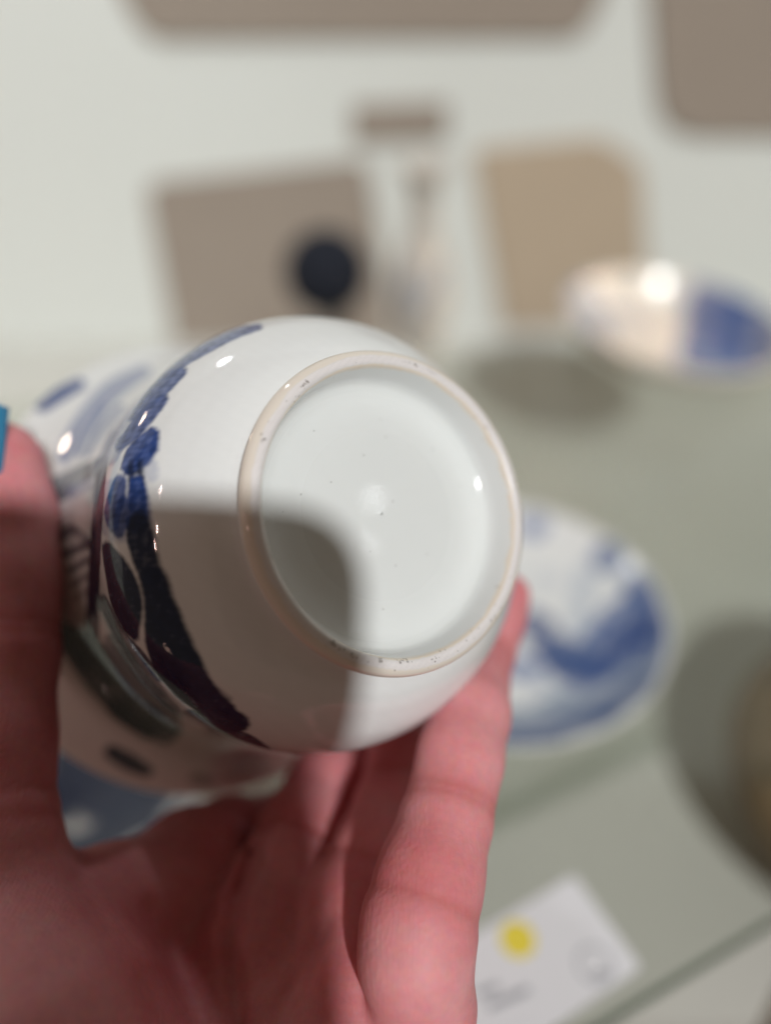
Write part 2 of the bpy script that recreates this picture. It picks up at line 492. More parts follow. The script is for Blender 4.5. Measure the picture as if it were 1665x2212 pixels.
# brush strokes: outline as (angle, height) points, strength, ink
ST = [
    ([(11.6,25.7), (11.0,20.1), (11.1,16.8), (9.7,15.6), (8.2,14.4), (1.9,13.4), (-4.3,13.1), (-6.3,14.0), (-8.2,15.2), (-5.6,16.4), (-3.0,17.7), (-2.6,19.4), (-2.2,21.6), (-0.8,23.0), (0.7,25.1), (5.9,24.7)], 0.38, 2),
    ([(-17.4,60.2), (-19.8,57.7), (-22.1,54.8), (-24.3,51.2), (-26.3,46.8), (-28.6,39.8), (-29.9,29.7), (-33.3,27.8), (-36.9,27.2), (-40.8,27.3), (-45.2,28.6), (-54.5,45.1), (-60.6,54.2), (-61.9,59.2), (-62.8,63.3), (-59.8,63.6), (-57.0,64.2), (-51.6,63.5), (-46.6,63.6), (-41.2,61.9), (-36.0,60.9), (-31.1,60.3), (-26.3,60.2), (-21.8,60.0)], 0.72, 1),
    ([(-12.5,16.0), (-13.2,14.8), (-14.0,13.6), (-18.2,13.1), (-22.4,12.8), (-26.4,13.5), (-30.4,14.5), (-34.6,14.6), (-38.9,15.0), (-43.3,14.6), (-48.0,14.5), (-47.8,16.0), (-47.7,17.5), (-43.2,18.2), (-39.0,19.4), (-35.3,19.2), (-31.8,19.4), (-28.2,18.3), (-24.7,17.8), (-18.6,16.6)], 0.50, 1),
    ([(29.9,42.6), (24.6,39.3), (21.5,35.3), (17.5,27.3), (16.3,23.4), (17.0,22.4), (19.8,21.4), (22.7,20.6), (25.6,20.0), (28.6,19.6), (31.9,19.4), (34.5,20.7), (38.8,26.5)], 0.60, 2),
    ([(42.0,18.2), (41.5,20.5), (41.0,23.0), (28.2,24.4), (27.0,21.8), (27.3,20.5), (28.7,19.3), (30.2,18.3), (31.8,17.6), (33.4,16.9), (35.3,16.4), (37.4,16.2), (39.8,16.0), (40.7,16.1), (41.7,16.8), (42.3,17.6)], 1.00, 0),
    ([(32.7,17.7), (31.0,18.5), (29.7,19.8), (28.2,20.9), (26.5,21.7), (24.9,22.5), (23.2,23.4), (22.1,25.4), (21.3,25.4), (19.9,23.6), (19.3,22.4), (19.4,21.4), (20.5,19.7), (21.7,18.2), (23.3,17.4), (25.0,16.8), (26.8,16.3), (28.8,15.9), (31.0,15.7), (31.9,15.8), (32.8,16.5), (33.1,17.3)], 1.00, 0),
    ([(22.8,16.1), (22.0,16.9), (21.2,17.6), (20.5,18.2), (19.6,18.8), (18.6,19.5), (17.2,19.7), (15.9,19.8), (14.4,19.8), (12.9,18.5), (12.4,17.3), (13.0,16.4), (13.7,15.6), (14.5,14.8), (15.5,14.3), (16.7,14.0), (18.1,13.7), (19.8,13.9), (21.6,14.3), (22.5,14.5), (23.2,15.1), (23.4,15.8)], 1.05, 0),
    ([(14.5,17.8), (13.5,17.6), (12.5,17.4), (11.6,17.3), (10.6,17.2), (10.5,17.1), (10.4,17.0), (10.4,16.9), (10.6,16.8), (11.5,16.9), (12.5,17.1), (13.5,17.2), (14.4,17.4), (14.6,17.4), (14.7,17.7), (14.7,17.8)], 1.00, 1),
    ([(14.3,15.9), (13.4,15.7), (12.5,15.6), (11.6,15.4), (10.8,15.3), (10.6,15.2), (10.5,15.1), (10.6,15.0), (10.7,15.0), (11.6,15.1), (12.5,15.2), (13.4,15.3), (14.3,15.5), (14.5,15.6), (14.5,15.8), (14.5,15.9)], 1.00, 1),
    ([(13.9,14.8), (13.2,14.6), (12.5,14.3), (11.9,14.0), (11.2,13.7), (10.6,13.4), (10.6,13.2), (10.9,12.9), (11.5,12.9), (12.2,13.0), (12.9,13.1), (13.6,13.2), (14.3,13.3), (15.1,13.7), (15.3,14.4), (14.8,14.9)], 0.35, 2),
    ([(9.5,16.8), (8.2,16.8), (6.9,16.9), (5.5,16.7), (4.2,16.6), (3.1,16.5), (2.2,16.7), (1.1,17.0), (-0.5,16.8), (-1.6,15.8), (-1.5,14.6), (-0.4,13.9), (0.9,13.8), (2.5,13.7), (4.0,13.8), (5.3,13.9), (6.6,14.1), (7.9,14.3), (9.3,14.6), (10.4,15.1), (10.9,15.9), (10.5,16.7)], 1.05, 0),
    ([(-0.2,17.1), (-2.0,17.1), (-3.8,17.0), (-5.5,16.8), (-7.3,16.6), (-9.0,16.4), (-10.8,16.2), (-12.5,16.0), (-13.8,15.6), (-14.4,14.5), (-13.8,13.4), (-12.4,13.2), (-10.7,13.1), (-8.9,13.1), (-7.2,13.1), (-5.4,13.1), (-3.7,13.2), (-2.0,13.4), (-0.2,13.6), (1.4,14.3), (2.0,15.6), (1.4,16.8)], 1.05, 1),
    ([(11.5,21.3), (10.2,21.9), (8.9,22.4), (7.6,22.9), (6.3,23.5), (4.6,23.8), (2.7,23.1), (1.0,22.1), (0.3,21.5), (-0.1,20.5), (0.2,19.7), (0.9,19.5), (2.3,19.3), (3.4,19.1), (4.4,18.7), (5.8,18.4), (7.3,18.4), (8.8,18.4), (10.4,18.5), (11.2,18.9), (11.9,19.8), (12.0,20.9)], 0.95, 0),
    ([(5.8,19.3), (4.6,19.6), (3.4,20.0), (2.2,20.3), (1.0,20.4), (-0.3,20.4), (-1.0,20.3), (-1.6,19.5), (-1.6,18.6), (-1.1,18.2), (0.0,17.8), (1.2,17.4), (2.4,17.2), (3.7,17.2), (5.0,17.2), (5.9,17.4), (6.5,18.0), (6.4,18.8)], 0.95, 0),
    ([(-4.1,25.3), (-6.0,25.4), (-7.9,25.5), (-9.7,25.7), (-11.5,25.9), (-13.2,26.4), (-14.9,26.9), (-16.6,27.0), (-18.4,26.8), (-20.4,26.5), (-22.5,25.8), (-24.3,24.4), (-24.9,24.0), (-25.1,23.1), (-24.8,22.3), (-24.2,21.8), (-22.4,20.4), (-20.7,19.1), (-19.0,18.2), (-17.2,17.6), (-15.2,17.3), (-13.2,17.4), (-11.2,17.7), (-9.2,18.3), (-7.4,19.2), (-5.7,20.4), (-3.9,21.8), (-3.1,22.5), (-2.9,23.7), (-3.2,25.2)], 1.10, 1),
    ([(-13.1,15.6), (-15.4,16.0), (-17.7,16.4), (-19.9,17.1), (-22.2,18.0), (-24.5,19.1), (-27.1,20.5), (-30.0,21.6), (-32.7,22.5), (-35.2,23.4), (-38.8,22.8), (-40.0,18.8), (-38.7,15.5), (-35.0,13.6), (-32.5,13.3), (-30.3,13.1), (-28.2,13.0), (-26.0,12.8), (-23.5,12.7), (-21.0,12.7), (-18.5,12.7), (-15.9,12.6), (-13.5,12.6), (-11.8,12.9), (-11.0,13.8), (-11.6,15.0)], 1.10, 1),
    ([(-36.3,23.7), (-38.5,23.7), (-41.1,23.9), (-43.7,23.7), (-46.1,22.9), (-48.4,21.8), (-50.1,19.9), (-51.1,17.7), (-51.6,17.0), (-51.2,16.0), (-50.1,15.4), (-48.9,15.3), (-46.6,15.3), (-44.5,15.0), (-42.4,14.7), (-40.4,14.4), (-38.5,14.1), (-36.3,13.7), (-33.9,13.5), (-30.6,14.6), (-29.9,17.4), (-32.3,21.4)], 1.10, 1),
    ([(-58.2,33.4), (-56.3,26.1), (-56.3,23.3), (-56.9,22.1), (-57.1,20.3), (-57.5,18.6), (-56.8,17.1), (-55.1,16.0), (-53.4,15.8), (-51.3,15.9), (-49.9,16.8), (-49.1,17.9), (-48.6,19.0), (-48.2,20.6), (-47.7,22.2), (-47.3,24.4), (-47.6,26.5), (-50.0,31.8)], 1.10, 1),
    ([(-70.7,27.5), (-67.7,23.2), (-66.9,22.6), (-63.9,21.0), (-61.5,20.2), (-59.3,20.0), (-57.6,20.3), (-56.1,21.0), (-54.7,21.7), (-53.3,22.5), (-53.2,24.5), (-60.5,38.8), (-66.2,48.1)], 1.00, 1),
    ([(24.6,47.2), (24.6,51.6), (24.0,54.9), (23.3,57.9), (22.3,60.3), (21.3,62.7), (19.3,63.5), (16.8,61.9), (15.2,58.9), (15.3,55.8), (16.6,53.5), (17.9,51.2), (18.7,48.0), (19.1,43.8), (18.6,37.6), (18.5,34.5), (21.1,38.3), (23.8,43.7)], 1.10, 1),  # neck stroke, inked darker to include the shade lying on it
    ([(18.1,44.8), (18.4,47.8), (18.6,50.5), (18.5,52.5), (18.3,54.4), (17.8,55.3), (16.6,54.8), (15.6,53.2), (15.3,51.5), (15.6,49.6), (15.5,46.9), (15.5,44.2), (15.1,40.8), (15.2,39.3), (16.2,40.0), (17.5,42.7)], 0.50, 2),
    ([(3.9,53.9), (4.6,51.8), (4.9,49.8), (3.7,46.7), (2.0,43.3), (0.1,38.7), (-0.2,37.7), (-0.2,36.4), (0.0,36.0), (0.4,36.6), (2.5,41.1), (4.5,45.0), (6.6,50.0), (6.3,53.4), (5.3,55.7), (4.9,56.1), (4.2,55.7), (3.8,54.8)], 0.80, 1),
    ([(-0.8,52.4), (-0.6,49.6), (-0.6,45.7), (-0.7,41.6), (-1.1,36.0), (-1.0,34.8), (-0.7,34.7), (-0.3,35.7), (0.0,37.3), (0.4,42.6), (0.4,46.5), (0.5,50.3), (0.3,52.9), (0.1,53.4), (-0.3,53.4), (-0.6,53.0)], 0.80, 1),
    ([(-5.4,50.9), (-5.1,48.4), (-4.9,45.4), (-4.6,42.2), (-4.6,38.3), (-4.4,37.5), (-4.1,37.5), (-3.8,38.4), (-3.7,39.3), (-3.7,43.2), (-4.0,46.1), (-4.2,49.1), (-4.5,51.5), (-4.7,51.8), (-5.1,51.9), (-5.3,51.5)], 0.70, 1),
    ([(-9.3,50.9), (-9.0,48.7), (-8.7,46.0), (-8.5,43.4), (-8.3,40.1), (-8.1,39.3), (-7.8,39.3), (-7.5,40.0), (-7.4,40.9), (-7.6,44.0), (-7.9,46.6), (-8.1,49.3), (-8.4,51.4), (-8.6,51.8), (-8.9,51.8), (-9.2,51.5)], 0.60, 1),
    ([(-13.1,51.3), (-12.7,49.5), (-12.4,47.1), (-12.1,44.8), (-11.8,42.3), (-11.6,41.6), (-11.2,41.5), (-11.0,42.2), (-10.9,43.1), (-11.2,45.4), (-11.6,47.8), (-11.9,50.1), (-12.2,51.8), (-12.5,52.1), (-12.8,52.2), (-13.0,51.9)], 0.60, 1),
    ([(-19.5,61.7), (-23.1,61.8), (-26.5,61.9), (-29.9,61.9), (-33.4,61.9), (-37.1,62.1), (-40.9,62.1), (-44.5,62.3), (-48.1,60.1), (-47.8,53.1), (-42.3,42.5), (-34.0,40.7), (-31.6,43.6), (-29.0,45.7), (-26.1,48.0), (-23.2,51.0), (-20.5,54.5), (-18.1,58.2), (-17.3,59.3), (-17.4,60.7), (-18.3,61.7)], 1.05, 1),
    ([(-45.0,62.3), (-48.0,62.7), (-50.9,63.2), (-53.3,63.4), (-55.7,62.7), (-58.8,62.2), (-62.0,62.4), (-62.8,59.2), (-60.1,53.0), (-55.1,47.0), (-48.2,37.1), (-36.0,38.1), (-34.5,46.3), (-36.0,55.2), (-40.0,60.6)], 1.10, 1),
    ([(-55.4,74.8), (-57.3,75.1), (-59.4,75.4), (-61.4,75.6), (-63.3,75.6), (-65.2,75.6), (-66.0,75.4), (-66.1,74.5), (-65.5,73.4), (-64.5,72.9), (-62.2,72.1), (-60.1,71.5), (-58.1,71.2), (-56.1,71.2), (-54.2,71.3), (-53.4,71.9), (-53.4,73.2), (-54.2,74.3)], 1.00, 1),
    ([(-78.7,75.8), (-79.7,75.9), (-80.8,76.1), (-81.8,76.4), (-82.9,76.7), (-83.7,76.4), (-83.7,75.3), (-82.9,74.1), (-81.7,73.3), (-80.6,73.1), (-79.5,72.8), (-78.4,72.6), (-77.3,72.4), (-76.7,72.9), (-76.7,74.0), (-77.6,75.1)], 0.50, 1),
    ([(41.3,76.8), (43.1,76.3), (44.9,75.9), (46.7,75.5), (48.7,75.2), (50.7,74.9), (51.7,75.2), (52.6,76.1), (52.9,77.3), (52.4,77.8), (50.7,78.4), (48.9,79.1), (47.1,79.6), (45.1,79.9), (43.2,80.1), (42.0,79.8), (41.1,78.7), (40.8,77.5)], 1.00, 0),
    ([(47.2,57.8), (43.6,57.2), (40.1,56.9), (36.3,56.1), (32.5,54.8), (29.0,53.9), (28.3,53.5), (27.7,52.4), (27.5,51.5), (27.8,51.2), (31.3,51.9), (34.9,52.8), (38.2,53.1), (41.2,52.8), (44.6,52.9), (45.7,53.8), (47.1,55.9), (47.6,57.5)], 0.85, 2),
    ([(46.4,63.6), (42.7,61.7), (39.1,60.3), (35.8,59.3), (32.6,58.6), (29.5,58.3), (29.0,58.0), (28.5,57.3), (28.4,56.6), (28.7,56.2), (31.9,57.0), (35.1,57.6), (38.4,58.4), (41.9,59.5), (45.6,61.1), (46.3,61.8), (46.9,62.8), (47.0,63.6)], 0.80, 2),
    ([(32.9,44.9), (30.7,43.9), (28.7,43.2), (26.7,42.4), (24.9,42.0), (24.3,41.4), (23.6,39.9), (23.1,38.5), (23.1,37.8), (24.5,37.5), (26.2,37.8), (28.1,38.4), (30.2,39.3), (31.2,40.7), (32.7,43.3), (33.1,44.6)], 0.70, 1),
    ([(66.3,16.6), (64.7,17.8), (64.7,20.9), (41.0,23.4), (39.5,20.8), (39.5,19.4), (41.2,18.4), (43.3,17.8), (45.2,17.2), (47.0,16.5), (49.1,15.9), (51.4,15.5), (53.7,15.2), (56.1,14.9), (58.5,14.6), (60.9,14.3), (63.6,14.1), (64.5,14.3), (65.6,15.2), (66.4,16.2)], 0.90, 0),
    ([(23.4,43.3), (16.2,37.8), (10.1,34.4), (5.1,33.8), (0.6,34.8), (-3.8,37.3), (-8.3,40.4), (-13.0,44.0), (-17.8,47.8), (-22.7,51.8), (-23.8,52.0), (-24.6,50.9), (-24.5,48.7), (-23.5,46.8), (-18.6,41.7), (-13.8,36.3), (-9.5,31.3), (-5.4,27.8), (-1.2,26.2), (3.1,25.3), (7.5,25.1), (12.3,25.9), (17.7,28.1), (20.0,31.9), (23.3,39.1), (24.3,43.1)], 1.10, 1),
    ([(-27.1,45.3), (-30.5,44.8), (-34.1,44.7), (-37.6,44.1), (-40.7,42.4), (-43.6,40.5), (-44.0,38.5), (-42.0,31.9), (-39.9,27.1), (-38.5,26.3), (-35.6,26.8), (-32.8,27.7), (-30.2,29.1), (-27.5,31.2), (-24.8,33.9), (-24.1,37.0), (-24.4,41.5), (-25.6,44.6)], 0.75, 1),
    ([(-15.5,38.1), (-18.8,37.5), (-22.2,37.3), (-25.5,35.6), (-28.4,33.4), (-31.2,31.1), (-33.7,28.4), (-36.3,26.3), (-36.6,25.5), (-36.3,23.9), (-35.7,22.9), (-35.0,22.7), (-32.0,23.0), (-29.1,23.4), (-26.4,24.7), (-23.7,26.3), (-21.0,27.4), (-18.1,28.0), (-15.1,29.1), (-14.3,30.7), (-14.1,34.0), (-14.6,37.1)], 0.95, 1),
    ([(66.6,72.0), (62.7,71.7), (58.8,71.6), (54.5,71.0), (50.1,69.7), (45.8,68.5), (41.6,67.5), (37.5,66.6), (33.4,65.7), (29.3,64.3), (28.0,63.5), (27.0,61.9), (26.8,60.3), (27.7,59.8), (31.3,59.7), (34.8,59.7), (38.4,59.7), (42.2,60.0), (46.0,60.5), (49.9,61.2), (53.9,61.9), (58.1,62.8), (63.0,64.6), (65.0,66.1), (66.9,68.9), (67.5,71.4)], 0.75, 2),
]
px_, py_, pz_ = r * np.cos(th), r * np.sin(th), h
w1 = wobble(px_, py_, pz_, 0.9, 3)
w2 = wobble(px_, py_, pz_, 1.3, 5)
w3 = wobble(px_ * 1.4, py_ * 1.4, pz_ * 0.5, 1.1, 8)
w4 = wobble(th * 26 + pz_ * 0.5, pz_ * 0.35, 0 * th, 0.8, 14)
INKS = [(COBALT, DEEP), (DEEP * 1.3, DEEP * 0.7), (WASH * 0.75, COBALT)]


def paint(rot=0.0):
    global col
    for pts, amt, ink in ST:
        p = np.array(pts, float)
        a0, b0 = p.min(0) - (8, 3)
        a1, b1 = p.max(0) + (8, 3)
        td = (tdeg - rot - a0) % 360
        k = np.where(out & (td < (a1 - a0)) & (h > b0) & (h < b1))[0]
        if not len(k):
            continue
        rm = np.interp(p[:, 1].mean(), prof[:330, 0], prof[:330, 1])
        Q = np.stack([np.radians(a0 + td[k]) * rm, h[k]], 1)
        V = np.stack([np.radians(p[:, 0]) * rm, p[:, 1]], 1)
        d = np.full(len(k), 1e9)
        ins = np.zeros(len(k), bool)
        for A, B in zip(V, np.roll(V, -1, 0)):
            d = np.minimum(d, seg_dist(Q, A, B)[0])
            hit = (A[1] > Q[:, 1]) != (B[1] > Q[:, 1])
            xx = A[0] + (Q[:, 1] - A[1]) * (B[0] - A[0]) / (B[1] - A[1] + 1e-9)
            ins ^= hit & (Q[:, 0] < xx)
        hw = np.where(ins, d, -d) + 0.12 * w1[k] + 0.03 * w2[k] + 0.50
        d = 0.0
        soft = 1.05
        m = np.clip((hw - d) / soft + 0.5, 0, 1)
        m = m * m * (3 - 2 * m)
        dens = np.clip(amt * np.clip(0.93 + 0.06 * w3[k] + 0.05 * w1[k], 0, 1), 0, 0.99)
        if ink == 1 and p[:, 1].mean() > 46 and np.ptp(p[:, 1]) > 9:      # broad dry-brush washes on the neck
            dens = dens * np.clip(0.86 + 0.42 * w4[k], 0.35, 1)
        c0, c1 = INKS[ink]
        mixv = np.clip(0.40 + 0.16 * w3[k] + 0.28 * w1[k], 0, 1)[:, None]
        col[k] = lay(col[k], m * dens, c0 * (1 - mixv) + c1 * mixv)


paint(0)
paint(180)
col = np.clip(col * (1 + 0.012 * w1[:, None]), 0, 1)
rgh = np.full(len(h), 0.05)
link('body', cup_pts(h, r, th), ring_faces(len(prof), NT), M_PORC, cup, attrs={'paint': col, 'rough': rgh})

# foot ring: unglazed crest, beige where the glaze pools
FOOT = [(5.4, 24.8), (5.05, 24.5), (4.4, 24.65), (3.2, 25.05), (2.5, 25.25), (2.15, 25.55), (1.75, 25.66), (0.9, 25.35), (0.32, 24.7), (0.02, 23.9), (0.05, 23.35), (0.4, 22.9), (1.1, 22.65),
        (2.4, 22.4), (3.6, 22.2), (4.6, 22.0), (5.2, 21.75)]
pf, sl = smooth_profile(FOOT, 130)
NT2 = 1000
h, r, th = lathe_grid(pf, NT2)
x_, y_ = r * np.cos(th), r * np.sin(th)
# a hand-trimmed ring: crest slightly uneven
un = 0.10 * np.sin(2 * th + 1) + 0.06 * np.sin(5 * th + .4) + 0.03 * np.sin(13 * th)
h2 = h + un * np.exp(-((h / 1.8) ** 2)) * 0.8
v1, v2 = wobble(x_, y_, h, 0.8, 21), wobble(x_, y_, h, 4.0, 22)
si = np.repeat(sl, NT2)
crest = sl[np.argmin(pf[:, 0])]
dc = (si - crest)
BEIGE = np.array([0.77, 0.66, 0.53])
CHALK = np.array([0.76, 0.73, 0.725])
col = np.tile(WHITE, (len(h), 1))
mo = np.clip((-dc - 0.5 - 0.2 * v1) / 0.5, 0, 1) * np.clip((5.6 + dc + 0.3 * v1) / 1.6, 0, 1)
col = lay(col, mo * 0.62, BEIGE)
mi = np.clip((dc - 0.5 - 0.2 * v1) / 0.3, 0, 1) * np.clip((1.9 + 0.5 * v1 - dc) / 0.9, 0, 1)
col = lay(col, mi * 0.75, BEIGE * np.array([1.03, 1.02, .98]))
bare = np.clip((0.95 + 0.25 * v1 - np.abs(dc + 0.1)) / 0.35, 0, 1)
col = lay(col, bare, CHALK * 1.0)
col = col * (1 + 0.05 * v2[:, None] * bare[:, None])
rgh = 0.05 + 0.27 * bare
# iron specks and grit caught in the crest
sp = np.zeros(len(h))
CLUSTER = [(0.91, 23.9, 14), (1.76, 24.0, 5), (1.90, 24.0, 6), (2.93, 24.0, 3), (-0.99, 23.8, 9), (-1.10, 23.8, 5), (-1.31, 23.4, 8), (-1.49, 23.3, 8),
           (-1.74, 23.6, 7), (-2.32, 24.2, 6), (-0.59, 23.0, 5), (-0.27, 23.0, 4), (0.43, 24.2, 5), (0.77, 23.3, 4), (2.5, 23.2, 3)]
for ca, cr_, cn in CLUSTER:
    for q in range(cn):
        a = ca + RNG.normal() * 0.030
        rr = cr_ + RNG.normal() * 0.22
        s = 0.07 + 0.15 * RNG.random() ** 2
        d = np.hypot(x_ - rr * np.cos(a), (y_ - rr * np.sin(a))) / s
        sp = np.maximum(sp, np.clip(1.5 - d + 0.3 * v2, 0, 1) * (0.55 + 0.4 * RNG.random()) * (np.abs(dc) < 2.6))
for k in range(60):
    a = RNG.random() * 2 * np.pi
    rr = 23.7 + RNG.normal() * 0.75
    s = 0.04 + 0.10 * RNG.random() ** 2
    d = np.hypot(x_ - rr * np.cos(a), (y_ - rr * np.sin(a))) / s
    sp = np.maximum(sp, np.clip(1.5 - d, 0, 1) * (0.3 + 0.4 * RNG.random()) * (np.abs(dc) < 2.6))
col = lay(col, sp, np.array([0.11, 0.085, 0.06]))
link('foot_ring', cup_pts(h2, r, th), ring_faces(len(pf), NT2), M_PORC, cup, attrs={'paint': np.clip(col, 0, 1), 'rough': rgh})

# recessed base
BASE = [(5.2, 21.75), (5.75, 21.3), (6.2, 20.4), (6.5, 19.0), (6.55, 17.2), (6.4, 14.5), (6.05, 10), (5.84, 5), (5.78, 0.15)]
pb, sb = smooth_profile(BASE, 150)
h, r, th = lathe_grid(pb, 500)
x_, y_ = r * np.cos(th), r * np.sin(th)
v1 = wobble(x_, y_, h, 0.35, 31)
col = np.tile(WHITE * np.array([0.985, 0.99, 0.98]), (len(h), 1)) * (1 + 0.012 * v1[:, None])
for k in range(14):
    a, q = RNG.random() * 6.28, 19 * math.sqrt(RNG.random())
    d = np.hypot(x_ - q * math.cos(a), y_ - q * math.sin(a)) / (0.08 + 0.06 * RNG.random())
    col = lay(col, np.clip(1.4 - d, 0, 1) * 0.7, np.array([0.12, 0.10, 0.08]))
h = h + 0.003 * v1
link('base', cup_pts(h, r, th), ring_faces(len(pb), 500), M_PORC, cup, attrs={'paint': np.clip(col, 0, 1), 'rough': 0.06 + 0.26 * np.clip((r - 11.5) / 3.0, 0, 1) * np.clip((21.0 - r) / 1.0, 0, 1)})


# ------------------------------------------------------------------ the hand (one continuous surface)
def chain(*pts):
    """(px, py, depth mm, radius mm) -> mm"""
    return [(C3(a, b, z), rr) for a, b, z, rr in pts]


VOX = 0.75
LO = np.array([-112.0, -22.0, 52.0])
HI = np.array([42.0, 215.0, 222.0])
DIM = np.ceil((HI - LO) / VOX).astype(int)
GX = (LO[0] + np.arange(DIM[0]) * VOX).astype(np.float32)
GY = (LO[1] + np.arange(DIM[1]) * VOX).astype(np.float32)
GZ = (LO[2] + np.arange(DIM[2]) * VOX).astype(np.float32)


class Field:
    def __init__(self):
        self.a = np.full(DIM, 12.0, np.float32)

    def cone(self, A, ra, B, rb, k=3.0):
        m = max(ra, rb) + 9
        lo = np.maximum(((np.minimum(A, B) - m - LO) / VOX).astype(int), 0)
        hi = np.minimum(((np.maximum(A, B) + m - LO) / VOX).astype(int) + 1, DIM)
        if (hi <= lo).any():
            return
        s = tuple(slice(int(x), int(y)) for x, y in zip(lo, hi))
        X, Y, Z = GX[s[0]][:, None, None], GY[s[1]][None, :, None], GZ[s[2]][None, None]
        ab = (B - A)
        L2 = float(ab @ ab)
        t = ((X - A[0]) * ab[0] + (Y - A[1]) * ab[1] + (Z - A[2]) * ab[2]) / L2
        t = np.clip(t, 0, 1)
        d = np.sqrt((X - A[0] - t * ab[0]) ** 2 + (Y - A[1] - t * ab[1]) ** 2 + (Z - A[2] - t * ab[2]) ** 2) - (ra + (rb - ra) * t)
        self.smin(s, d.astype(np.float32), k)

    def smin(self, s, d, k):
        a = self.a[s]
        hh = np.maximum(k - np.abs(a - d), 0) / k
        self.a[s] = np.minimum(a, d) - hh * hh * k * 0.25

    def chain(self, c, k=3.0):
        for (A, ra), (B, rb) in zip(c[:-1], c[1:]):
            self.cone(A, ra, B, rb, k)
        return self


CREASES = []


def crease_at(a, P, axis, amp, wid, reach):
    """shallow flexion crease across a finger"""
    CREASES.append((P, axis / np.linalg.norm(axis), reach))
    m = reach + 4
    lo = np.maximum(((P - m - LO) / VOX).astype(int), 0)
    hi = np.minimum(((P + m - LO) / VOX).astype(int) + 1, DIM)
    s = tuple(slice(int(x), int(y)) for x, y in zip(lo, hi))
    X, Y, Z = GX[s[0]][:, None, None] - P[0], GY[s[1]][None, :, None] - P[1], GZ[s[2]][None, None] - P[2]
    ax = axis / np.linalg.norm(axis)
    q = X * ax[0] + Y * ax[1] + Z * ax[2]
    rr = np.sqrt(np.maximum(X * X + Y * Y + Z * Z - q * q, 0))
    g = np.exp(-((q + 0.012 * rr * rr) / wid) ** 2) * np.exp(-(rr / reach) ** 4)
    a[s] += (amp * g).astype(np.float32)


PINKY = chain((935, 2310, 128, 7.0), (915, 2170, 123, 7.6), (897, 2070, 121, 8.35), (906, 1985, 123, 8.5), (930, 1890, 126.5, 8.1), (968, 1755, 132.5, 7.3), (994, 1640, 138, 7.1), (1012, 1545, 145.5, 7.2),
              (1036, 1415, 163, 6.6), (1066, 1335, 167, 6.3), (1092, 1288, 168, 5.2))
RING = chain((745, 2120, 133, 10.0), (768, 1970, 140, 9.2), (822, 1850, 147, 8.6), (862, 1745, 156, 8.4), (884, 1640, 166, 8.2), (905, 1540, 179, 8.0),
             (932, 1430, 193, 7.4), (960, 1340, 201, 6.3))
MIDDLE = chain((575, 2040, 141, 10.5), (612, 1905, 150, 9.6), (655, 1800, 160, 9.2), (712, 1700, 171, 8.8), (775, 1590, 188, 8.4), (820, 1500, 207, 7.2))
INDEX = chain((320, 1990, 148, 11.5), (415, 1866, 157, 10.4), (500, 1822, 170, 9.6), (585, 1800, 186, 8.8), (680, 1790, 203, 7.0))
THUMB = chain((-40, 1960, 129, 13.0), (-30, 1810, 131, 11.4), (-14, 1600, 136, 9.9), (-2, 1400, 141, 10.0), (4, 1240, 145, 10.1), (0, 1115, 147, 9.8), (-10, 1012, 148, 9.0))

fing = Field()
others = []
for c in (PINKY, RING, MIDDLE, INDEX, THUMB):
    f = Field().chain(c, 2.5)
    fing.a = np.minimum(fing.a, f.a)
palm = Field()
WR = chain((330, 2820, 117, 23))[0]
palm.chain(chain((320, 1990, 148, 11.0), (290, 2280, 138, 15)) + [(WR[0], 20.0)], 7)
palm.chain(chain((575, 2050, 143, 11.5), (520, 2320, 133, 15)) + [(WR[0], 22.0)], 7)
palm.chain(chain((745, 2130, 135, 11.0), (660, 2380, 126, 15)) + [(WR[0], 22.0)], 7)
palm.chain(chain((880, 2210, 133, 9.0), (860, 2380, 132, 12.0), (780, 2560, 122, 15)) + [(WR[0], 21.0)], 7)
palm.chain(chain((-40, 1960, 129, 13.2), (40, 2240, 120, 19), (150, 2560, 116, 20)) + [(WR[0], 20.0)], 9)
palm.chain(chain((110, 1990, 133, 7.5), (250, 1935, 143, 7.0), (340, 1930, 149, 8)), 8)     # web of the thumb
palm.chain([(WR[0], 21.5), (np.array([-38.0, 175.0, 84.0]), 24.0), (np.array([-44.0, 235.0, 40.0]), 27.0)], 8)
palm.smin((slice(None),) * 3, fing.a, 4.0)
H = palm.a
# flexion creases
for c, spots in ((PINKY, ((3, 4, .45), (5, 6, .15), (5, 6, .32), (7, 8, .9))), (RING, ((1, 2, .7), (3, 4, .3))), (MIDDLE, ((1, 2, .6),)),
                 (THUMB, ((1, 2, .3), (1, 2, .55), (3, 4, .2), (3, 4, .35)))):
    for i, j, t in spots:
        j = i + 1
        P = c[i][0] * (1 - t) + c[j][0] * t
        crease_at(H, P, c[j][0] - c[i][0], 0.75, 0.8, c[i][1] * 1.15)


